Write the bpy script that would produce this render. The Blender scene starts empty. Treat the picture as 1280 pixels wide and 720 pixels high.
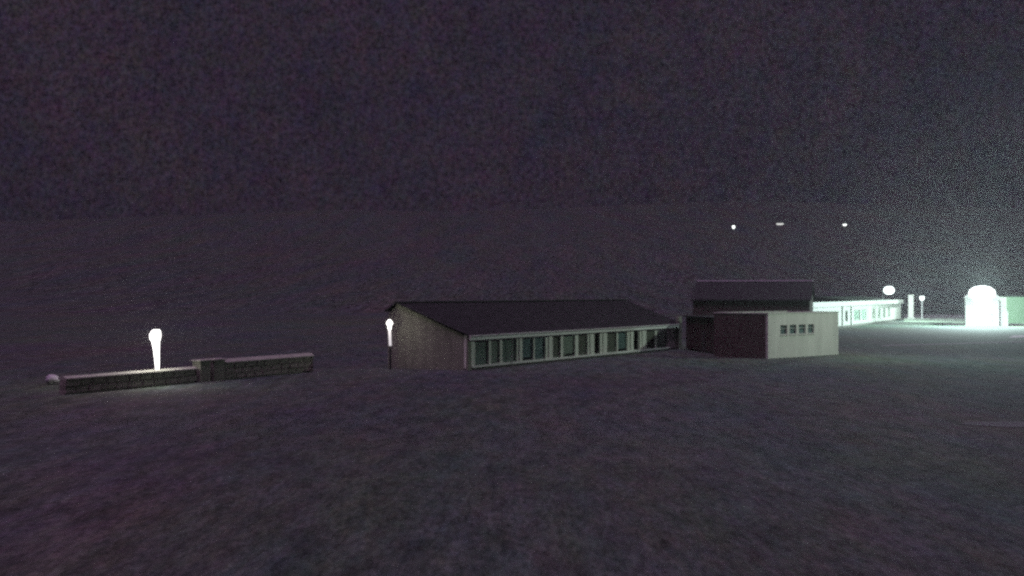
import bpy, bmesh, math, random
from mathutils import Vector, Matrix, noise
random.seed(7)
S = bpy.context.scene
C = S.collection
R = math.radians

# ------------------------------------------------------------------ camera
F_PX = 1758.0                       # focal length in pixels of the 1280 px wide photograph
CAM_H = 6.1
cam_d = bpy.data.cameras.new('camera')
cam = bpy.data.objects.new('camera', cam_d)
C.objects.link(cam)
cam.location = (0, 0, CAM_H)
cam_d.sensor_width = 36.0
cam_d.lens = 36.0 * F_PX / 1280.0
cam.rotation_euler = (R(90.2), 0, 0)
cam_d.clip_start = 0.5
cam_d.clip_end = 12000
S.camera = cam

# ------------------------------------------------------------------ renderer
S.view_settings.view_transform = 'Standard'
S.view_settings.look = 'None'
S.view_settings.exposure = 0.0
S.view_settings.gamma = 1.0
cy = S.cycles
cy.use_denoising = False            # a grainy night exposure: keep the sampling grain
cy.use_adaptive_sampling = True
cy.adaptive_threshold = 0.022
cy.adaptive_min_samples = 12
cy.max_bounces = 4
cy.diffuse_bounces = 2
cy.glossy_bounces = 2
cy.transmission_bounces = 4
cy.transparent_max_bounces = 8
cy.volume_bounces = 0
cy.sample_clamp_direct = 3.0
cy.sample_clamp_indirect = 0.35
cy.pixel_filter_type = 'GAUSSIAN'
cy.filter_width = 2.9
cy.caustics_reflective = False
cy.caustics_refractive = False

# ------------------------------------------------------------------ night sky
W = bpy.data.worlds.new('World')
S.world = W
W.use_nodes = True
nt = W.node_tree
nt.nodes.clear()
o_ = nt.nodes.new('ShaderNodeOutputWorld')
bg = nt.nodes.new('ShaderNodeBackground')
tc = nt.nodes.new('ShaderNodeTexCoord')
n1 = nt.nodes.new('ShaderNodeTexNoise'); n1.inputs['Scale'].default_value = 6; n1.inputs['Detail'].default_value = 15; n1.inputs['Roughness'].default_value = 0.82
rp = nt.nodes.new('ShaderNodeValToRGB')
rp.color_ramp.elements[0].position = 0.30; rp.color_ramp.elements[0].color = (0.0160, 0.0143, 0.0265, 1)
rp.color_ramp.elements[1].position = 0.70; rp.color_ramp.elements[1].color = (0.0345, 0.0232, 0.0355, 1)
nt.links.new(tc.outputs['Generated'], n1.inputs['Vector'])
nt.links.new(n1.outputs['Fac'], rp.inputs['Fac'])
# broken night cloud: the finer billows differ a little in tint
n2 = nt.nodes.new('ShaderNodeTexNoise'); n2.inputs['Scale'].default_value = 60; n2.inputs['Detail'].default_value = 12; n2.inputs['Roughness'].default_value = 0.95
sub = nt.nodes.new('ShaderNodeVectorMath'); sub.operation = 'MULTIPLY_ADD'; sub.inputs[1].default_value = (2.6, 2.6, 2.6); sub.inputs[2].default_value = (-0.3, -0.3, -0.3)
mul = nt.nodes.new('ShaderNodeVectorMath'); mul.operation = 'MULTIPLY'
nt.links.new(tc.outputs['Generated'], n2.inputs['Vector'])
nt.links.new(n2.outputs['Color'], sub.inputs[0]); nt.links.new(sub.outputs[0], mul.inputs[0]); nt.links.new(rp.outputs['Color'], mul.inputs[1])
n3 = nt.nodes.new('ShaderNodeTexNoise'); n3.inputs['Scale'].default_value = 330; n3.inputs['Detail'].default_value = 3; n3.inputs['Roughness'].default_value = 0.7
m3 = nt.nodes.new('ShaderNodeMapRange'); m3.inputs['From Min'].default_value = 0.25; m3.inputs['From Max'].default_value = 0.75; m3.inputs['To Min'].default_value = 0.25; m3.inputs['To Max'].default_value = 1.75
m4 = nt.nodes.new('ShaderNodeVectorMath'); m4.operation = 'SCALE'
nt.links.new(tc.outputs['Generated'], n3.inputs['Vector']); nt.links.new(n3.outputs['Fac'], m3.inputs['Value'])
nt.links.new(mul.outputs[0], m4.inputs[0]); nt.links.new(m3.outputs[0], m4.inputs['Scale'])
nt.links.new(m4.outputs[0], bg.inputs['Color'])
bg.inputs['Strength'].default_value = 1.0
nt.links.new(bg.outputs['Background'], o_.inputs['Surface'])
W.cycles.sampling_method = 'AUTOMATIC'

# ------------------------------------------------------------------ unseen source added to lift the dark ground: moonlight
sun_d = bpy.data.lights.new('ground_fill', 'SUN')
sun_d.energy = 1.2
sun_d.angle = R(35)
sun_d.color = (0.93, 0.54, 0.99)
sun = bpy.data.objects.new('ground_fill', sun_d)
C.objects.link(sun)
sun.rotation_euler = (R(15), R(-6), 0)     # high overhead, a little from the camera's side

# ------------------------------------------------------------------ materials
def mat(name, col, rough=0.8, var=0.12, scale=3.0, bump=0.0, bscale=20.0, metallic=0.0, emit=None, es=1.0, streak=False, spec=0.3):
    m = bpy.data.materials.new(name)
    m.use_nodes = True
    t = m.node_tree
    b = t.nodes['Principled BSDF']
    b.inputs['Roughness'].default_value = rough
    b.inputs['Metallic'].default_value = metallic
    b.inputs['Specular IOR Level'].default_value = spec
    tcn = t.nodes.new('ShaderNodeTexCoord')
    if var > 0:
        nz = t.nodes.new('ShaderNodeTexNoise')
        nz.inputs['Scale'].default_value = scale
        nz.inputs['Detail'].default_value = 6
        vec = tcn.outputs['Object']
        if streak:                      # rain streaks run down a wall
            mp = t.nodes.new('ShaderNodeMapping'); mp.inputs['Scale'].default_value = (1.6, 1.6, 0.25)
            t.links.new(vec, mp.inputs['Vector']); vec = mp.outputs['Vector']
        t.links.new(vec, nz.inputs['Vector'])
        r = t.nodes.new('ShaderNodeValToRGB')
        r.color_ramp.elements[0].position = 0.25
        r.color_ramp.elements[1].position = 0.75
        r.color_ramp.elements[0].color = tuple(c * (1 - var) for c in col) + (1,)
        r.color_ramp.elements[1].color = tuple(min(1, c * (1 + var)) for c in col) + (1,)
        t.links.new(nz.outputs['Fac'], r.inputs['Fac'])
        t.links.new(r.outputs['Color'], b.inputs['Base Color'])
    else:
        b.inputs['Base Color'].default_value = tuple(col) + (1,)
    if bump > 0:
        nb = t.nodes.new('ShaderNodeTexNoise'); nb.inputs['Scale'].default_value = bscale; nb.inputs['Detail'].default_value = 5
        t.links.new(tcn.outputs['Object'], nb.inputs['Vector'])
        bp = t.nodes.new('ShaderNodeBump'); bp.inputs['Strength'].default_value = bump; bp.inputs['Distance'].default_value = 0.1
        t.links.new(nb.outputs['Fac'], bp.inputs['Height'])
        t.links.new(bp.outputs['Normal'], b.inputs['Normal'])
    if emit:
        b.inputs['Emission Color'].default_value = tuple(emit) + (1,)
        b.inputs['Emission Strength'].default_value = es
    return m

def grass_mat(name='night_grass', k=1.0, lo=0.55, hi=1.45, ystretch=0.22):
    m = bpy.data.materials.new(name)
    m.use_nodes = True
    t = m.node_tree
    b = t.nodes['Principled BSDF']
    b.inputs['Roughness'].default_value = 0.95
    b.inputs['Specular IOR Level'].default_value = 0.1
    g = t.nodes.new('ShaderNodeTexCoord')
    a = t.nodes.new('ShaderNodeTexNoise'); a.inputs['Scale'].default_value = 0.05; a.inputs['Detail'].default_value = 14; a.inputs['Roughness'].default_value = 0.9
    c = t.nodes.new('ShaderNodeTexNoise'); c.inputs['Scale'].default_value = 6.0; c.inputs['Detail'].default_value = 10; c.inputs['Roughness'].default_value = 0.82
    mw = t.nodes.new('ShaderNodeMapping'); mw.inputs['Scale'].default_value = (1.0, ystretch, 1.0)   # grass combed one way by mowing and wind
    t.links.new(g.outputs['Object'], mw.inputs['Vector'])
    for n in (a, c): t.links.new(mw.outputs['Vector'], n.inputs['Vector'])
    r1 = t.nodes.new('ShaderNodeValToRGB')
    r1.color_ramp.elements[0].position = 0.35; r1.color_ramp.elements[0].color = (0.066, 0.090, 0.074, 1)
    r1.color_ramp.elements[1].position = 0.65; r1.color_ramp.elements[1].color = (0.082, 0.102, 0.084, 1)
    t.links.new(a.outputs['Fac'], r1.inputs['Fac'])
    ma = t.nodes.new('ShaderNodeVectorMath'); ma.operation = 'MULTIPLY_ADD'; ma.inputs[1].default_value = (2.0, 2.0, 2.0); ma.inputs[2].default_value = (0.0, 0.0, 0.0)
    mb = t.nodes.new('ShaderNodeVectorMath'); mb.operation = 'MULTIPLY'
    t.links.new(a.outputs['Color'], ma.inputs[0]); t.links.new(ma.outputs[0], mb.inputs[0]); t.links.new(r1.outputs['Color'], mb.inputs[1])
    r2 = t.nodes.new('ShaderNodeValToRGB')
    r2.color_ramp.elements[0].position = 0.32; r2.color_ramp.elements[0].color = (0.30, 0.32, 0.30, 1)
    r2.color_ramp.elements[1].position = 0.68; r2.color_ramp.elements[1].color = (1.75, 1.72, 1.75, 1)
    t.links.new(c.outputs['Fac'], r2.inputs['Fac'])
    mx = t.nodes.new('ShaderNodeMix'); mx.data_type = 'RGBA'; mx.blend_type = 'MULTIPLY'; mx.inputs['Factor'].default_value = 1
    dn = t.nodes.new('ShaderNodeTexNoise'); dn.inputs['Scale'].default_value = 1.1*k; dn.inputs['Detail'].default_value = 4; dn.inputs['Roughness'].default_value = 0.8
    t.links.new(mw.outputs['Vector'], dn.inputs['Vector'])
    dm = t.nodes.new('ShaderNodeMapRange'); dm.inputs['From Min'].default_value = 0.3; dm.inputs['From Max'].default_value = 0.7; dm.inputs['To Min'].default_value = lo; dm.inputs['To Max'].default_value = hi
    ds = t.nodes.new('ShaderNodeVectorMath'); ds.operation = 'SCALE'
    t.links.new(dn.outputs['Fac'], dm.inputs['Value']); t.links.new(mb.outputs[0], ds.inputs[0]); t.links.new(dm.outputs[0], ds.inputs['Scale'])
    t.links.new(ds.outputs[0], mx.inputs['A']); t.links.new(r2.outputs['Color'], mx.inputs['B'])
    t.links.new(mx.outputs['Result'], b.inputs['Base Color'])
    bp = t.nodes.new('ShaderNodeBump'); bp.inputs['Strength'].default_value = 0.35; bp.inputs['Distance'].default_value = 0.06
    t.links.new(c.outputs['Fac'], bp.inputs['Height']); t.links.new(bp.outputs['Normal'], b.inputs['Normal'])
    return m

def lamp_mat(name, col, strength):
    m = mat(name, (0.8, 0.8, 0.8), rough=0.4, var=0, emit=col, es=strength)
    m.cycles.emission_sampling = 'NONE'      # the lamps beside the lenses carry the light
    return m

M = {
    'grass': grass_mat(),
    'scrub': grass_mat('hillside_scrub', 0.7, 0.1, 1.9, 0.07),
    'pool_turf': mat('light_pool_turf', (0.30, 0.42, 0.31), 0.95, 0.2, 0.8, 0.4, 9),  # turf made pale: part of the floodlight's pool is in its colour
    'path': mat('footpath_slabs', (0.24, 0.27, 0.25), 0.9, 0.2, 1.0, 0.3, 12),
    'worn': mat('worn_asphalt', (0.105, 0.115, 0.11), 0.9, 0.3, 1.5, 0.3, 12),
    'concrete': mat('path_concrete', (0.42, 0.44, 0.42), 0.9, 0.18, 0.9, 0.25, 14),
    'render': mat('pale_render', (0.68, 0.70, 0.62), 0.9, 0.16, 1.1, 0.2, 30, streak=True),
    'render_dim': mat('shaded_render', (0.23, 0.24, 0.19), 0.92, 0.22, 0.9, 0.25, 25, streak=True),  # darker copy of the pale render, the gable's shade put into its colour
    'white': mat('white_paint', (0.74, 0.75, 0.70), 0.6, 0.07, 1.5),
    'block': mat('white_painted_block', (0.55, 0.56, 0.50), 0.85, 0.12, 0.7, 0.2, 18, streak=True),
    'plinth': mat('dark_plinth', (0.09, 0.085, 0.08), 0.9, 0.2, 2, 0.3, 20),
    'roof': mat('dark_sheet_roof', (0.048, 0.052, 0.050), 0.9, 0.3, 1.5, spec=0.05),
    'ridge': mat('galvanised_trim', (0.32, 0.32, 0.33), 0.5, 0.1, 2, metallic=0.3),
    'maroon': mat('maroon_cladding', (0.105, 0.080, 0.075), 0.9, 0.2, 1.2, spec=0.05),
    'frame': mat('window_frame_paint', (0.38, 0.39, 0.36), 0.6, 0.06, 4),
    'glass': mat('dark_window_glass', (0.03, 0.04, 0.045), 0.12, 0.0, spec=0.6),
    'teal': mat('teal_curtain', (0.48, 0.54, 0.49), 0.9, 0.18, 3),
    'blue': mat('grey_blue_curtain', (0.32, 0.40, 0.42), 0.9, 0.18, 3),
    'pale': mat('pale_blind', (0.60, 0.62, 0.56), 0.9, 0.12, 3),
    'brown': mat('brown_curtain', (0.34, 0.31, 0.28), 0.9, 0.2, 3),
    'dark': mat('dark_metal', (0.05, 0.05, 0.055), 0.5, 0.1, 4, metallic=0.5),
    'stone': mat('rough_wall_stone', (0.27, 0.26, 0.22), 0.95, 0.3, 1.5, 0.5, 9),
    'coping': mat('pale_coping_stone', (0.38, 0.40, 0.33), 0.9, 0.15, 1.2, 0.3, 12),
    'rock': mat('whitewashed_rock', (0.45, 0.44, 0.46), 0.9, 0.1, 3, 0.3, 8),
    'lamp_left': lamp_mat('warm_white_lamp_glass', (1.0, 0.97, 0.94), 6),
    'lamp_column': lamp_mat('self_glowing_column', (1.0, 0.97, 0.96), 3.2),
    'lamp_small': lamp_mat('small_lamp_glass', (1.0, 0.97, 0.90), 4),
    'lamp_tube': lamp_mat('dim_glowing_pole', (1.0, 0.96, 0.98), 0.55),
    'lamp_roof': lamp_mat('roof_lamp_glass', (0.86, 1.0, 0.97), 6),
    'lamp_flood': lamp_mat('floodlight_glass', (0.86, 1.0, 0.98), 8),
    'lamp_mast': lamp_mat('mast_lamp_glass', (0.80, 0.98, 1.0), 8),
    'lamp_yard': lamp_mat('yard_lamp_glass', (0.88, 1.0, 0.98), 5),
    'lamp_hill': lamp_mat('far_lamp_glass', (0.93, 1.0, 0.94), 4.0),
    'lamp_hill_dim': lamp_mat('far_strip_lamp_glass', (0.95, 0.98, 0.92), 0.9),
}

# ------------------------------------------------------------------ helpers
def obj(name, bm, m, parent=None, smooth=False):
    me = bpy.data.meshes.new(name)
    bmesh.ops.recalc_face_normals(bm, faces=bm.faces[:])
    bm.to_mesh(me); bm.free()
    if smooth:
        for p in me.polygons: p.use_smooth = True
    if m: me.materials.append(M[m] if isinstance(m, str) else m)
    o = bpy.data.objects.new(name, me)
    C.objects.link(o)
    if parent: o.parent = parent
    return o
def empty(name, loc, rz=0.0):
    o = bpy.data.objects.new(name, None); C.objects.link(o)
    o.location = loc; o.rotation_euler = (0, 0, rz); o.empty_display_size = 0.5
    return o
def tag(o, label, cat, group=None):
    o['label'] = label; o['category'] = cat
    if group: o['group'] = group
    return o
def struct(o): o['kind'] = 'structure'; return o
def box(bm, x0, x1, y0, y1, z0, z1):
    v = [bm.verts.new(p) for p in ((x0,y0,z0),(x1,y0,z0),(x1,y1,z0),(x0,y1,z0),(x0,y0,z1),(x1,y0,z1),(x1,y1,z1),(x0,y1,z1))]
    for f in ((0,3,2,1),(4,5,6,7),(0,1,5,4),(1,2,6,5),(2,3,7,6),(3,0,4,7)): bm.faces.new([v[i] for i in f])
def bx(*a):
    bm = bmesh.new(); box(bm, *a); return bm
def bevel(bm, w, seg=1):
    bmesh.ops.bevel(bm, geom=bm.edges[:], offset=w, segments=seg, affect='EDGES'); return bm
def prism(pts, axis, a0, a1):
    """pts: outline in the two other axes; swept along axis between a0 and a1"""
    bm = bmesh.new()
    def mk(p, a):
        return {'x': (a, p[0], p[1]), 'y': (p[0], a, p[1]), 'z': (p[0], p[1], a)}[axis]
    lo = [bm.verts.new(mk(p, a0)) for p in pts]; hi = [bm.verts.new(mk(p, a1)) for p in pts]
    bm.faces.new(lo); bm.faces.new(hi[::-1])
    n = len(pts)
    for i in range(n): bm.faces.new((lo[i], hi[i], hi[(i+1) % n], lo[(i+1) % n]))
    return bm
def loft(rings, n=14, bm=None):
    """rings: (cx, cy, z, rx, ry)"""
    bm = bm or bmesh.new()
    rs = []
    for cx, cy_, z, rx, ry in rings:
        rs.append([bm.verts.new((cx + rx*math.cos(2*math.pi*i/n), cy_ + ry*math.sin(2*math.pi*i/n), z)) for i in range(n)])
    for a, b in zip(rs, rs[1:]):
        for i in range(n): bm.faces.new((a[i], a[(i+1) % n], b[(i+1) % n], b[i]))
    bm.faces.new(rs[0][::-1]); bm.faces.new(rs[-1])
    return bm
def at(px, Y):
    """lateral position of a pixel column at depth Y"""
    return (px - 640.0) / F_PX * Y
def light(name, kind, loc, energy, color, radius=0.2, aim=None, size=None, blend=1.0):
    d = bpy.data.lights.new(name, kind); d.energy = energy; d.color = color; d.shadow_soft_size = radius
    if kind == 'SPOT': d.spot_size = R(size); d.spot_blend = blend
    o = bpy.data.objects.new(name, d); C.objects.link(o); o.location = loc
    if aim is not None:
        o.rotation_euler = (Vector(aim) - Vector(loc)).to_track_quat('-Z', 'Y').to_euler()
    return o

# ------------------------------------------------------------------ ground
def hgt(x, y):
    h = 0.12 * noise.noise(Vector((x*0.03, y*0.03, 0))) + 0.02 * noise.noise(Vector((x*0.15, y*0.15, 5)))
    f = min(1.0, max(0.0, (abs(y - 200) - 0) / 1000))
    if y > 430:
        t = min(1.0, (y - 430) / 1300.0)
        h += 100 * t * t * (3 - 2*t) + 34 * t * noise.noise(Vector((x*0.0025, y*0.003, 9)))
    return h
def ground():
    bm = bmesh.new()
    xs = [-2600,-1600,-900,-500,-300,-200] + [-150 + 6*i for i in range(51)] + [200,300,500,900,1600,2600]
    ys = [-600,-300,-120,-50,-20,0] + [6*i for i in range(1, 60)] + [360,400,430,470,520,580,650,730,820,920,1050,1200,1400,1750,2200,2900]
    g = [[bm.verts.new((x, y, hgt(x, y) - 0.06)) for x in xs] for y in ys]
    for j in range(len(ys)-1):
        for i in range(len(xs)-1):
            bm.faces.new((g[j][i], g[j][i+1], g[j+1][i+1], g[j+1][i]))
    o = obj('ground', bm, 'grass', smooth=True)
    o.data.materials.append(M['scrub'])
    for p in o.data.polygons:
        if p.center.y > 430: p.material_index = 1
    return struct(o)
ground()
def sheet(name, pts_l, pts_r, m, lift):
    """a strip laid over the ground between two edge lines"""
    bm = bmesh.new(); rows = []
    K = 8
    for a, b in zip(pts_l, pts_r):
        rows.append([bm.verts.new((a[0]+(b[0]-a[0])*k/K, a[1]+(b[1]-a[1])*k/K, hgt(a[0]+(b[0]-a[0])*k/K, a[1]+(b[1]-a[1])*k/K) + lift)) for k in range(K+1)])
    for r0, r1 in zip(rows, rows[1:]):
        for k in range(K): bm.faces.new((r0[k], r0[k+1], r1[k+1], r1[k]))
    return struct(obj(name, bm, m, smooth=True))

# ------------------------------------------------------------------ windows
def window(parent, x0, x1, z0, z1, curtain, y=0.0, mull=1, transom=None, fw=0.07):
    """front is local -y; sits in an opening 0.14 deep"""
    bm = bmesh.new()
    yy0, yy1 = y + 0.09, y + 0.16
    box(bm, x0, x0+fw, yy0, yy1, z0, z1); box(bm, x1-fw, x1, yy0, yy1, z0, z1)
    box(bm, x0+fw, x1-fw, yy0, yy1, z0, z0+fw); box(bm, x0+fw, x1-fw, yy0, yy1, z1-fw, z1)
    edges = [x0+fw]
    for k in range(1, mull+1):
        c = x0 + (x1-x0)*k/(mull+1)
        box(bm, c-fw/2, c+fw/2, yy0+0.004, yy1-0.004, z0+fw, z1-fw)
        edges += [c-fw/2, c+fw/2]
    edges.append(x1-fw)
    if transom:
        for a, b in zip(edges[::2], edges[1::2]): box(bm, a, b, yy0+0.008, yy1-0.008, transom-0.03, transom+0.03)
    w = obj('window', bm, 'frame', parent)
    for a, b in zip(edges[::2], edges[1::2]):
        obj('pane', bx(a, b, y+0.12, y+0.13, z0+fw, z1-fw), 'clear_glass', w)
    if curtain:                                   # folds of cloth behind the glass
        bm = bmesh.new(); n = max(6, int((x1-x0)/0.12)); prev = None
        drop = random.choice((0.0, 0.0, 0.25))
        for k in range(n+1):
            xx = x0+0.03 + (x1-x0-0.06)*k/n; dy = 0.22 + 0.03*(1 if k % 2 else -1)
            p = (bm.verts.new((xx, y+dy, z0+0.02+drop)), bm.verts.new((xx, y+dy, z1-0.02)))
            if prev: bm.faces.new((prev[0], p[0], p[1], prev[1]))
            prev = p
        obj('curtain', bm, curtain, w)
    return w
g = bpy.data.materials.new('clear_glass'); g.use_nodes = True
gt = g.node_tree; gt.nodes.clear()
go = gt.nodes.new('ShaderNodeOutputMaterial'); ga = gt.nodes.new('ShaderNodeBsdfTransparent'); gb = gt.nodes.new('ShaderNodeBsdfGlossy'); gm = gt.nodes.new('ShaderNodeMixShader')
ga.inputs['Color'].default_value = (0.86, 0.9, 0.88, 1); gb.inputs['Roughness'].default_value = 0.08; gm.inputs['Fac'].default_value = 0.08
gt.links.new(ga.outputs[0], gm.inputs[1]); gt.links.new(gb.outputs[0], gm.inputs[2]); gt.links.new(gm.outputs[0], go.inputs['Surface'])
M['clear_glass'] = g

def front_wall(length, z0, z1, openings, wz0, wz1, th=0.25, y=0.0):
    """wall with openings (x0,x1) between heights wz0 and wz1; butted, not overlapping"""
    bm = bmesh.new()
    if wz0 > z0: box(bm, 0, length, y, y+th, z0, wz0)
    box(bm, 0, length, y, y+th, wz1, z1)
    x = 0
    for a, b in openings:
        box(bm, x, a, y, y+th, wz0, wz1); x = b
    box(bm, x, length, y, y+th, wz0, wz1)
    bmesh.ops.remove_doubles(bm, verts=bm.verts[:], dist=0.0005)
    return bm

def ribbed_roof(length, prof, over, rib=0.6, th=0.07):
    """standing-seam roof following profile points (y,z) along length x"""
    bm = bmesh.new()
    n = len(prof)
    lo = [(p[0], p[1]) for p in prof]; hi = [(p[0], p[1]+th) for p in prof]
    out = lo + hi[::-1]
    v0 = [bm.verts.new((-over, a, b)) for a, b in out]; v1 = [bm.verts.new((length+over, a, b)) for a, b in out]
    m = len(out)
    for i in range(m): bm.faces.new((v0[i], v1[i], v1[(i+1) % m], v0[(i+1) % m]))
    bm.faces.new(v0); bm.faces.new(v1[::-1])
    k = int((length+2*over)/rib)
    for i in range(k+1):
        xx = -over + 0.03 + i*(length+2*over-0.06)/k
        for a, b in zip(prof, prof[1:]):
            vs = [bm.verts.new(q) for q in ((xx-0.02, a[0], a[1]+th+0.002), (xx+0.02, a[0], a[1]+th+0.002), (xx+0.02, b[0], b[1]+th+0.002), (xx-0.02, b[0], b[1]+th+0.002))]
            vt = [bm.verts.new((q.co.x, q.co.y, q.co.z+0.04)) for q in vs]
            bm.faces.new(vt)
            for j in range(4): bm.faces.new((vs[j], vs[(j+1) % 4], vt[(j+1) % 4], vt[j]))
    return bm

# ------------------------------------------------------------------ long classroom block in the middle
A1 = math.atan2(0.890, 0.456)
def t1(px):                              # distance along the long facade seen at a pixel column
    xp = (px - 640.0) / F_PX
    return (112*xp + 3.6) / (0.456 - 0.890*xp)
B1 = tag(empty('classroom_block', (-3.6, 112, 0), A1),
         'long low pale building with many dark windows and a dark gable end', 'building')
L1 = t1(848)
E1, WZ0, WZ1 = 2.74, 0.24, 2.28
wins = [(594,611,'teal',0),(614,625,'pale',0),(628,646,'teal',1),(653,667,'blue',0),(668.5,682,'blue',0),(691,701,'brown',0),(704,719,'pale',0),(723,734.5,'brown',0),
        (743,750,'dark',0),(759,771,'brown',0),(772.5,784,'blue',0),(792,799.5,'dark',0),(808,819,'brown',0),(821,834,'brown',0)]
ops = [(t1(a), t1(b)) for a, b, c, d in wins]
obj('wall', front_wall(L1, 0.10, E1-0.02, ops, WZ0, WZ1), 'render', B1)
obj('plinth', bx(-0.03, L1, -0.06, 0.25, -0.3, 0.096), 'plinth', B1)
obj('window_sill', bx(t1(589), t1(838), -0.13, -0.002, 0.10, 0.25), 'white', B1)
for (a, b), w in zip(ops, wins):
    window(B1, a, b, WZ0, WZ1, None if w[2] == 'dark' else w[2], mull=w[3], transom=None, fw=0.05)
# piers that stand proud between the windows
for p in (586, 649.5, 687, 738.5, 754.5, 788, 803.5):
    c = t1(p); hw = 0.18 if p in (649.5, 788) else 0.32
    obj('pier', bx(c-hw, c+hw, -0.11, -0.003, 0.255, WZ1+0.02), 'render', B1)
D1 = 7.4; RY = 6.5; RZ = 5.25
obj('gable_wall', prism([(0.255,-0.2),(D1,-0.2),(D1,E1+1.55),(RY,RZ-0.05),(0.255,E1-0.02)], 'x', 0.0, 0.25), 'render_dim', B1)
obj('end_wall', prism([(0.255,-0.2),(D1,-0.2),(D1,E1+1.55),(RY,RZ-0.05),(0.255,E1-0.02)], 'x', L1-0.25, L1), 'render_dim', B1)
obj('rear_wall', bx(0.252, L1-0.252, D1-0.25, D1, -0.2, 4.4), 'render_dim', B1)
obj('partition', bx(0.252, L1-0.252, 3.2, 3.35, -0.1, 3.6), 'brown', B1)
obj('floor_slab', bx(0.252, L1-0.252, 0.255, 3.19, -0.05, 0.05), 'plinth', B1)
obj('roof', ribbed_roof(L1, [(-0.35, E1+0.02-0.12), (RY, RZ), (D1+0.25, 4.55)], 0.18), 'roof', B1)
obj('ridge_cap', prism([(RY-0.25, RZ+0.06),(RY, RZ+0.15),(RY+0.22, RZ+0.0),(RY+0.22, RZ+0.06),(RY, RZ+0.20),(RY-0.25, RZ+0.12)], 'x', -0.17, L1+0.17), 'roof', B1)
obj('fascia', bx(-0.2, L1-0.95, -0.42, -0.352, 2.33, 2.71), 'white', B1)
obj('gutter', prism([(-0.54,2.64),(-0.52,2.57),(-0.46,2.55),(-0.424,2.57),(-0.424,2.69),(-0.54,2.69)], 'x', -0.2, L1-0.95), 'frame', B1)
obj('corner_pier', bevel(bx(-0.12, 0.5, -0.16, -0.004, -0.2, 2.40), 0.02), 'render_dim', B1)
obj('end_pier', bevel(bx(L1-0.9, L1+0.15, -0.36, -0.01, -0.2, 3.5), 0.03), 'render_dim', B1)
for px in (637, 795):
    c = t1(px); obj('downpipe', loft([(c, -0.22, 0.0, 0.05, 0.05), (c, -0.22, 2.5, 0.05, 0.05)], 8), 'frame', B1)

# ------------------------------------------------------------------ dark boarded link between the two pale buildings
p0, p1 = Vector((18.9, 152.5)), Vector((20.6, 141.0))
LK = tag(empty('boarded_link', (p0.x, p0.y, 0), math.atan2(p1.y-p0.y, p1.x-p0.x)),
         'dark reddish flat-roofed passage between the windowed block and the white block', 'building')
LL = (p1-p0).length
obj('wall', bx(0, LL, 0.0, 0.2, -0.2, 3.5), 'maroon', LK)
k = 0; x = 0.02
while x < LL-0.3:
    bd = obj('board', bx(x, x+0.56, -0.035 - 0.006*(k % 2), -0.003, 0.1, 3.42), 'maroon', LK) if k == 0 else None
    if k == 0: proto_b = bd
    else:
        bd = proto_b.copy(); C.objects.link(bd); bd.location.x = k*0.6; bd.location.y = -0.008*(k % 2)
    k += 1; x += 0.6
obj('roof', bx(-0.2, LL-0.1, -0.25, 3.0, 3.503, 3.66), 'roof', LK)
obj('far_wall', bx(0, LL, 2.6, 2.8, -0.2, 3.5), 'maroon', LK)
obj('door', bx(LL*0.55, LL*0.55+1.1, -0.09, -0.05, 0.02, 2.15), 'plinth', LK)

# ------------------------------------------------------------------ white block with four small windows
ax = R(90-42)
BW = tag(empty('white_block', (at(960,131), 131, 0), ax),
         'square white painted block with four small dark windows in a row high on its face', 'building')
WB, HB = 8.35, 4.15
def tb(px):
    xp = (px-640.0)/F_PX; X0, Y0 = at(960,131), 131.0
    return (Y0*xp - X0) / (math.cos(ax) - math.sin(ax)*xp)
WB = tb(1048)
wb = [(975.5,984),(987,995.5),(998.5,1007),(1010,1017.5)]
obs = [(tb(a), tb(b)) for a, b in wb]
z0b, z1b = 2.15, 3.05
obj('wall', front_wall(WB, -0.2, HB, obs, z0b, z1b), 'block', BW)
for (a, b) in obs:
    window(BW, a, b, z0b, z1b, 'blue', mull=0, transom=2.72, fw=0.06)
    obj('window_sill', bx(a-0.05, b+0.05, -0.08, -0.003, z0b-0.08, z0b-0.005), 'block', BW)
obj('side_wall', bx(0.0, 0.25, 0.253, 6.0, -0.2, HB), 'maroon', BW)  # maroon instead of white: shade of the unlit side put into the colour
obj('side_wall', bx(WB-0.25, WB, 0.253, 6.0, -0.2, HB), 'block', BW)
obj('rear_wall', bx(0.253, WB-0.253, 5.75, 6.0, -0.2, HB), 'block', BW)
obj('roof', bx(0.26, WB-0.26, 0.26, 5.74, HB-0.5, HB-0.25), 'roof', BW)
bm = bmesh.new()
box(bm, -0.06, WB+0.06, -0.06, 0.30, HB+0.003, HB+0.09); box(bm, -0.06, WB+0.06, 5.70, 6.06, HB+0.003, HB+0.09)
box(bm, -0.06, 0.30, 0.303, 5.697, HB+0.003, HB+0.09); box(bm, WB-0.30, WB+0.06, 0.303, 5.697, HB+0.003, HB+0.09)
obj('parapet_coping', bm, 'block', BW)

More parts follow.
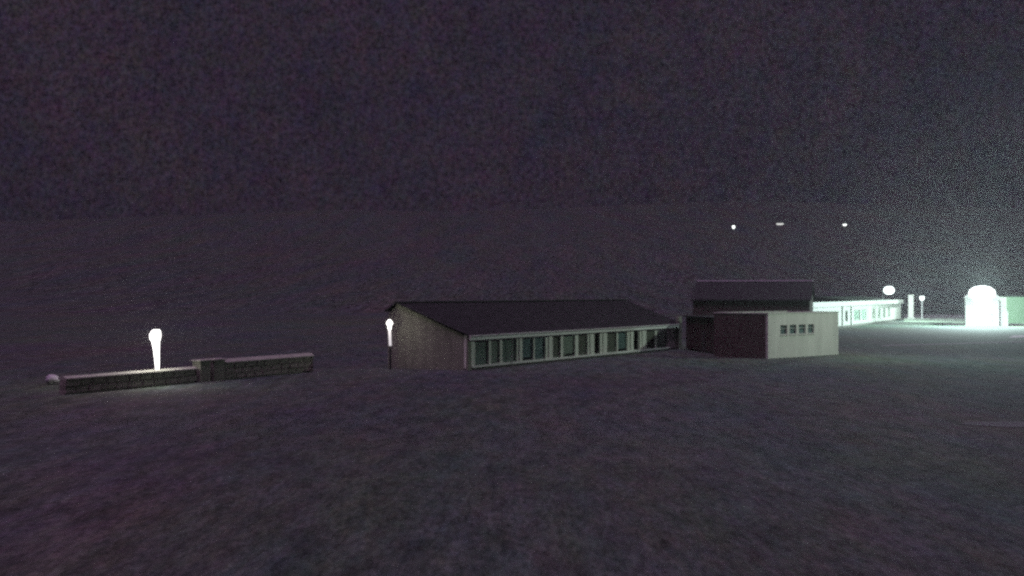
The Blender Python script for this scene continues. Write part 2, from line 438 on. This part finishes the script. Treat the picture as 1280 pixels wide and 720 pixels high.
# ------------------------------------------------------------------ dark hall behind with a pale ridge
HL = tag(empty('dark_hall', (at(1012,205), 205, 0), R(180-14)),
         'large unlit hall behind the white block, only its ridge showing as a faint line', 'building')
hl, hw, he, hr = 17.0, 15.0, 5.0, 7.75       # local x runs left-back; y points away to the near-left, so use -y for depth
prof = [(0.3, he), (-hw/2, hr), (-hw-0.3, he)]
obj('wall', bx(0, hl, -0.25, 0, -0.2, he), 'maroon', HL)
obj('rear_wall', bx(0, hl, -hw, -hw+0.25, -0.2, he), 'maroon', HL)
for a in (0, hl-0.25):
    obj('gable_wall', prism([(-0.253,-0.2),(-0.253,he),(-hw/2,hr-0.1),(-hw+0.253,he),(-hw+0.253,-0.2)], 'x', a, a+0.25), 'maroon', HL)
obj('roof', ribbed_roof(hl, prof, 0.3, 0.8), 'roof', HL)
obj('ridge_cap', prism([(-hw/2-0.3,hr+0.06),(-hw/2,hr+0.20),(-hw/2+0.3,hr+0.06),(-hw/2+0.3,hr+0.14),(-hw/2,hr+0.28),(-hw/2-0.3,hr+0.14)], 'x', -0.28, hl+0.28), 'ridge', HL)
obj('eaves_trim', bx(-0.2, hl+0.2, 0.302, 0.36, he-0.1, he+0.12), 'roof', HL)

# ------------------------------------------------------------------ far floodlit classroom row on the right
fx0, fy0 = at(1012, 222), 222.0
fx1, fy1 = at(1126, 318), 318.0
A3 = math.atan2(fy1-fy0, fx1-fx0); L3 = math.hypot(fx1-fx0, fy1-fy0)
def t3(px):
    xp = (px-640.0)/F_PX
    return (fy0*xp - fx0) / (math.cos(A3) - math.sin(A3)*xp)
B3 = tag(empty('floodlit_block', (fx0, fy0, 0), A3),
         'long white building in strong light with a glowing eave, below the roof lamp', 'building')
E3 = 4.2
w3 = [(1056.5,1059.5,'dark'),(1067.5,1075,'teal'),(1076.5,1083,'teal'),(1090.5,1094,'brown'),(1098,1101,'pale'),(1104,1107,'pale'),(1110,1113,'pale')]
ops3 = [(t3(a), t3(b)) for a, b, c in w3]
obj('wall', front_wall(L3, 0.3, E3, ops3, 0.9, 3.0), 'white', B3)
obj('plinth', bx(0, L3, -0.06, 0.25, -0.2, 0.296), 'plinth', B3)
for (a, b), w in zip(ops3, w3): window(B3, a, b, 0.9, 3.0, None if w[2] == 'dark' else w[2], mull=2, fw=0.12)
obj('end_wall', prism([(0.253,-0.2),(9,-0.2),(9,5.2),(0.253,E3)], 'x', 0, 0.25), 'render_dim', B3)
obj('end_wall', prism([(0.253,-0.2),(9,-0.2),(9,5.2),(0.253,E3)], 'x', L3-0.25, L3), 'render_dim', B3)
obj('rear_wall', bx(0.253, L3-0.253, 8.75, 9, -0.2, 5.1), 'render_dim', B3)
obj('partition', bx(0.253, L3-0.253, 3.4, 3.55, -0.1, 4.2), 'render', B3)
obj('roof', ribbed_roof(L3, [(-0.5, E3+0.02), (9.2, 5.25)], 0.3, 0.8), 'roof', B3)
obj('fascia', bx(-0.3, L3+0.3, -0.57, -0.503, E3-0.45, E3+0.42), 'white', B3)
for px in (1053, 1064, 1087, 1096):
    c = t3(px); hw_ = 0.7
    obj('pier', bx(c-hw_, c+hw_, -0.2, -0.003, 0.3, E3-0.02), 'white', B3)

# ------------------------------------------------------------------ white upright panel and small building beside it
T = tag(empty('white_pillar', (at(1138.5, 338), 338, hgt(at(1138.5,338),338)), R(-8)),
        'tall white upright pillar standing alone between the floodlit building and the thin yard lamp', 'pillar')
obj('shaft', bevel(bx(-0.62, 0.62, -0.25, 0.25, 0.25, 5.5), 0.04), 'white', T)
obj('base', bx(-0.85, 0.85, -0.45, 0.45, -0.2, 0.246), 'concrete', T)
obj('cap', bx(-0.72, 0.72, -0.33, 0.33, 5.503, 5.66), 'white', T)

# ------------------------------------------------------------------ hut shape added to carry the floodlight's glare
HX, HY = at(1207, 262), 262.0
HT = tag(empty('glare_hut', (HX, HY, hgt(HX,HY)-0.05), R(-16)), 'white hut shape standing in for the glare under the floodlight', 'hut')
obj('wall', front_wall(5.9, 0, 5.2, [(3.9, 4.9)], 0.05, 2.2), 'white', HT)
obj('side_wall', bx(0, 0.25, 0.253, 5.0, 0, 5.2), 'white', HT)
obj('side_wall', bx(5.65, 5.9, 0.253, 5.0, 0, 5.2), 'white', HT)
obj('rear_wall', bx(0.253, 5.647, 4.75, 5.0, 0, 5.2), 'white', HT)
obj('roof', prism([(-0.2,5.203),(6.1,5.203),(6.1,5.3),(5.2,6.0),(0.7,6.0),(-0.2,5.3)], 'y', -0.2, 5.2), 'white', HT)
obj('glare_flank', prism([(5.95,-0.1),(7.5,-0.1),(7.5,2.6),(5.95,4.9)], 'y', 0.3, 4.2), 'white', HT)  # added for the spread of the glare at lower right
dr = obj('door', bx(3.92, 4.88, 0.08, 0.13, 0.05, 2.18), 'frame', HT)
obj('handle', bx(4.70, 4.82, 0.03, 0.078, 1.0, 1.05), 'dark', dr)

def floodlight(name, loc, rz, w, h, m, tilt=25):
    e = empty(name, loc, rz)
    obj('bracket', bx(-0.04, 0.04, 0.0, 0.6, -0.3, -0.2), 'dark', e)
    hd = empty('lamp_head', (0, 0, 0)); hd.parent = e; hd.rotation_euler = (R(tilt), 0, 0)
    obj('housing', bevel(bx(-w*0.3, w*0.3, 0.0, 0.3, -h*0.35, h*0.35), 0.03), 'white', hd)
    obj('lens', loft([(0,-0.3,-h/2,w*0.22,0.14),(0,-0.3,-h*0.38,w*0.38,0.22),(0,-0.3,-h*0.1,w*0.5,0.28),(0,-0.3,h*0.2,w*0.46,0.26),(0,-0.3,h*0.42,w*0.3,0.2),(0,-0.3,h*0.5,w*0.12,0.1)], 20), m, hd, True)
    return e
fl = tag(floodlight('floodlight', (HX+2.75, HY-0.9, 6.2), R(-16), 4.8, 2.4, 'lamp_flood', 8), 'dazzling floodlight on top of the hut-shaped glare at the right', 'floodlight')
light('floodlight_beam', 'POINT', (HX+2.6, HY-1.7, 8.1), 95000, (0.74, 1.0, 0.92), 0.4)

light('hut_front_fill', 'POINT', (HX+2.4, HY-3.6, 4.2), 22000, (0.80, 1.0, 1.0), 0.4)  # added fill without a fitting, burns the front wall white

# pale building cut by the right edge
GX, GY = at(1259, 285), 285.0
GB = tag(empty('pale_annexe', (GX, GY, 0), R(4)), 'pale green low building cut off by the right edge, beyond the hut-shaped glare', 'building')
obj('wall', front_wall(16, -0.2, 5.3, [(4.5, 6.5), (9, 11)], 1.0, 3.0), mat('pale_green_render', (0.16, 0.23, 0.16), 0.9, 0.1, 1.0, streak=True), GB)
for a in ((4.5, 6.5), (9, 11)): window(GB, a[0], a[1], 1.0, 3.0, 'pale', mull=1)
obj('side_wall', bx(0, 0.25, 0.253, 7, -0.2, 5.3), 'render', GB)
obj('side_wall', bx(15.75, 16, 0.253, 7, -0.2, 5.3), 'render', GB)
obj('rear_wall', bx(0.253, 15.747, 6.75, 7, -0.2, 5.3), 'render', GB)
obj('roof', bx(-0.3, 16.3, -0.3, 7.3, 5.303, 5.5), 'roof', GB)

# ------------------------------------------------------------------ lamps
def post_lamp(name, x, y, z0, h, m, hw=0.9, hh=0.45, arm=0.0, r=0.07, z_off=0):
    e = empty(name, (x, y, z0))
    obj('pole', loft([(0,0,-0.2,r*1.5,r*1.5),(0,0,0.6,r*1.3,r*1.3),(0,0,h,r*0.8,r*0.8)], 10), 'ridge', e)
    hd = obj('lamp_head', bevel(bx(-hw/2-0.05, hw/2+0.05, -0.35, 0.35, h+0.002, h+0.14), 0.03), 'dark', e)
    obj('lens', loft([(0,-0.02,h-hh,hw*0.33,0.2),(0,-0.02,h-hh*0.5,hw*0.5,0.3),(0,-0.02,h-0.003,hw*0.46,0.3)], 14), m, e)
    return e
x_, y_ = at(1112, 303), 303
rl = tag(empty('roof_lamp', (x_, y_, E3)), 'bright lamp standing clear above the roof of the floodlit building', 'lamp')
obj('pole', loft([(-1.2,1.0,0.15,0.07,0.07),(-1.2,1.0,3.3,0.06,0.06)], 8), 'dark', rl)
obj('arm', bx(-1.2, 1.1, 0.9, 1.0, 3.303, 3.37), 'dark', rl)
hd = obj('lamp_head', bevel(bx(-0.45, 0.45, 0.3, 0.89, 3.26, 3.40), 0.03), 'dark', rl)
obj('lens', loft([(0,0.5,1.65,0.5,0.3),(0,0.5,1.9,0.95,0.45),(0,0.5,2.4,1.2,0.5),(0,0.5,2.9,1.05,0.45),(0,0.5,3.25,0.55,0.3)], 16), 'lamp_roof', hd)
light('roof_lamp_beam', 'POINT', (x_+2.2, y_-1.2, E3+2.2), 13000, (0.80, 1.0, 0.94), 0.3)
x_, y_ = at(1152.5, 333), 333
tag(post_lamp('street_lamp', x_, y_, hgt(x_,y_), 5.3, 'lamp_yard', 1.1, 0.9, r=0.16), 'thin yard lamp on a pale pole just right of the tall white pillar', 'lamp')

light('yard_lamp_glow', 'POINT', (at(1144,330), 330, 4.6), 4500, (0.84, 1.0, 0.95), 0.2)

# tall lighting mast standing just off to the right
mx_, my_ = 51.5, 128.0
ms = tag(empty('lighting_mast', (mx_, my_, hgt(mx_,my_))), 'tall lighting mast just beyond the right edge of the view, only its glow in view', 'lighting mast')
obj('pole', loft([(0,0,-0.3,0.28,0.28),(0,0,9,0.2,0.2),(0,0,19,0.12,0.12)], 12), 'ridge', ms)
obj('crossbar', bx(-1.6, 1.6, -0.08, 0.08, 19.003, 19.15), 'ridge', ms)
for dx in (-1.2, 0, 1.2):
    hd = obj('lamp_head', bevel(bx(dx-0.35, dx+0.35, -0.3, 0.02, 18.42, 18.97), 0.04), 'dark', ms)
    obj('lens', bx(dx-0.3, dx+0.3, -0.36, -0.303, 18.48, 18.92), 'lamp_mast', hd)
light('mast_beam', 'SPOT', (mx_-0.6, my_-0.8, 18.3), 11000, (0.94, 1.0, 0.88), 0.5, aim=(8, 138, 1.5), size=95, blend=1.0)
light('mast_spill', 'POINT', (mx_, my_-0.9, 18.3), 7200, (0.62, 1.0, 0.86), 0.5)

# lit column lamp on the garden wall at the left
lx, ly = at(200.5, 93.0), 93.0
LA = tag(empty('column_lamp', (lx, ly, 1.10)), 'column lamp with round glowing head and tapering self-glowing shaft on the stone wall', 'lamp')
obj('column', loft([(0,0,0.0,0.12,0.12),(0.0,0,0.25,0.14,0.14),(-0.05,0,1.2,0.19,0.18),(-0.11,0,1.85,0.27,0.22)], 16), 'lamp_column', LA)  # shaft glows by itself in place of light from the head
obj('lamp_head', loft([(-0.12,0,1.853,0.27,0.27),(-0.14,0,2.05,0.36,0.36),(-0.14,0,2.28,0.38,0.38),(-0.10,0,2.50,0.32,0.32),(-0.06,0,2.64,0.2,0.2)], 18), 'lamp_left', LA, True)
obj('cap', loft([(-0.06,0,2.643,0.22,0.22),(-0.06,0,2.70,0.05,0.05)], 12), 'dark', LA)

# small lamp on the corner of the classroom block
sx, sy = at(487, 113.0), 113.0
SA = tag(empty('wall_lamp', (sx, sy, 0)), 'small lamp with a pole whose top glows in place of lamplight at the far corner of the dark gable end', 'lamp')
obj('lamp_head', loft([(0,0,3.15,0.12,0.12),(0,0,3.45,0.15,0.15),(0,0,3.66,0.28,0.28),(0,0,3.80,0.20,0.20),(0,0,3.95,0.09,0.09)], 14), 'lamp_small', SA)
obj('tube', loft([(0.06,0,1.85,0.11,0.11),(0.0,0,3.147,0.12,0.12)], 12), 'lamp_tube', SA)  # upper pole made to glow where the lamp would light it
obj('pole', loft([(0.06,0,-0.2,0.09,0.09),(0.06,0,1.847,0.08,0.08)], 10), 'dark', SA)
obj('finial', loft([(0,0,3.953,0.09,0.09),(0,0,4.18,0.03,0.03)], 8), 'dark', SA)

light('wall_lamp_glow', 'POINT', (sx-0.05, sy-0.9, 3.6), 50, (1.0, 0.95, 0.82), 0.12)

# three far lamps up the hillside
for px, py, w, h, m, lb in ((917, 282, 1.9, 1.9, 'lamp_hill', 'leftmost and roundest of the three far lamps on the dark hillside'),
                            (975, 279, 5.2, 1.1, 'lamp_hill_dim', 'dim wide strip lamp in the middle of the three far lamps on the dark hillside'),
                            (1056, 280, 2.6, 1.1, 'lamp_hill', 'rightmost of the three far lamps on the dark hillside')):
    for Y in range(600, 1800, 5):
        z = CAM_H + (366-py)/F_PX*Y
        if hgt(at(px, Y), Y) + 6 > z: break
    z0 = hgt(at(px, Y), Y)
    tag(post_lamp('hillside_lamp', at(px, Y), Y, z0, z - z0, m, w, h, r=0.12), lb, 'lamp', 'far lamps on the hillside')

# ------------------------------------------------------------------ garden wall on the left
def wall_pt(px):                         # base line of the wall: parallel to the classroom block
    xp = (px-640.0)/F_PX; X0, Y0 = at(250, 97.0), 97.0; dx, dy = 0.416, 0.909
    t = (Y0*xp - X0)/(dx - dy*xp); return t
GW = tag(empty('garden_wall', (at(250,97.0), 97.0, 0), math.atan2(0.909, 0.416)),
         'low stone wall with pale coping and two gate pillars beside the column lamp', 'wall')
def course_wall(xa, xb, h, nrow, label=None):
    """rubble courses: every stone a block of its own, shared meshes"""
    protos = []
    for k in range(5):
        r = random.Random(k+3)
        bm = bx(-0.5, 0.5, -0.25, 0.25, -0.5, 0.5)
        for v in bm.verts: v.co += Vector((r.uniform(-.04,.04), r.uniform(-.03,.03), r.uniform(-.04,.04)))
        bevel(bm, 0.05)
        me = bpy.data.meshes.new('stone'); bmesh.ops.recalc_face_normals(bm, faces=bm.faces[:]); bm.to_mesh(me); bm.free(); me.materials.append(M['stone'])
        protos.append(me)
    rh = h/nrow
    for j in range(nrow):
        x = xa
        while x < xb-0.05:
            w = min(random.uniform(0.8, 1.5), xb-x)
            o = bpy.data.objects.new('stone', random.choice(protos)); C.objects.link(o); o.parent = GW
            o.location = (x+w/2, 0.25+random.uniform(-.025,.025), rh*(j+0.5)); o.scale = (w-0.03, 1.0, rh-0.03)
            x += w
    obj('wall_core', bx(xa, xb, 0.08, 0.42, -0.2, h-0.01), 'stone', GW)
def coping(xa, xb, h, hh):
    x = xa
    while x < xb-0.1:
        w = min(1.4, xb-x)
        obj('coping_stone', prism([(-0.08,h+0.003),(0.58,h+0.003),(0.58,h+0.08),(0.33,h+hh),(0.17,h+hh),(-0.08,h+0.08)], 'x', x+0.012, x+w-0.012), 'coping', GW)
        x += w
a0, a1, a2, a3 = wall_pt(82), wall_pt(246), wall_pt(281), wall_pt(392)
course_wall(a0, a1, 0.84, 2); coping(a0, a1, 0.84, 0.2)
course_wall(a2, a3, 1.12, 3); coping(a2, a3, 1.12, 0.30)
for c0, c1 in ((wall_pt(249), wall_pt(262)), (wall_pt(266), wall_pt(280))):
    obj('gate_pillar', bevel(bx(c0, c1, -0.1, 0.6, -0.2, 1.36), 0.03), 'render_dim', GW)
    obj('pillar_cap', bevel(bx(c0-0.08, c1+0.08, -0.18, 0.68, 1.363, 1.48), 0.03), 'coping', GW)
# move the lamp on to the wall top
tt = wall_pt(200.5); Xw, Yw = at(250,97.0)+0.416*tt - 0.909*0.25, 97.0+0.909*tt + 0.416*0.25
LA.location = (Xw, Yw, 1.03)
light('column_lamp_glow', 'POINT', (Xw-0.1, Yw-0.75, 3.3), 620, (1.0, 0.96, 0.88), 0.15)

# whitewashed boulder in front of the wall's left end
tt = wall_pt(67); bxp, byp = at(67, 92), 92.0-6
bm = bmesh.new(); bmesh.ops.create_icosphere(bm, subdivisions=3, radius=0.5)
for v in bm.verts:
    n_ = noise.noise(v.co*2.2+Vector((3,1,7)))
    v.co *= 1+0.3*n_; v.co.z *= 0.62
bk = obj('boulder', bm, 'rock', smooth=True); bk.location = (at(66, 95.0), 95.0, 0.26)
bk.scale = (0.9, 0.9, 1.0)
tag(bk, 'small whitewashed boulder in the grass at the far left end of the garden wall', 'boulder')

# ------------------------------------------------------------------ yard and paths
sheet('yard', [(at(1130,300), 300), (at(1180,268), 256), (at(1300,262), 246), (at(1500,250), 240)],
              [(at(1130,395), 395), (at(1180,395), 395), (at(1300,395), 395), (at(1500,395), 395)], 'pool_turf', -0.045)
sheet('footpath', [(at(1105+i*30, 163+i*2), 163+i*2) for i in range(11)], [(at(1105+i*30, 163+i*2), 165.2+i*2) for i in range(11)], 'path', -0.04)
sheet('driveway', [(at(1260+i*20, 192+i*2), 192+i*2) for i in range(6)], [(at(1266+i*20, 203+i*2), 203+i*2) for i in range(6)], 'concrete', -0.04)
sheet('paved_patch', [(at(1212+i*16, 64.5), 66.0-1.5*min(1,i/3)) for i in range(10)], [(at(1212+i*16, 67.3), 67.3) for i in range(10)], 'worn', -0.035)

# ------------------------------------------------------------------ night haze
bm = bx(-2700, 2700, -30, 3000, -8, 150)
hz = obj('haze', bm, None); hz['kind'] = 'stuff'
vm = bpy.data.materials.new('night_haze'); vm.use_nodes = True
vt = vm.node_tree; vt.nodes.clear()
vo = vt.nodes.new('ShaderNodeOutputMaterial'); vp = vt.nodes.new('ShaderNodeVolumePrincipled')
vp.inputs['Color'].default_value = (0.9, 0.92, 0.95, 1)
vp.inputs['Density'].default_value = 0.00013
vp.inputs['Anisotropy'].default_value = 0.84
vt.links.new(vp.outputs['Volume'], vo.inputs['Volume'])
vm.cycles.volume_sampling = 'EQUIANGULAR'
hz.data.materials.append(vm)
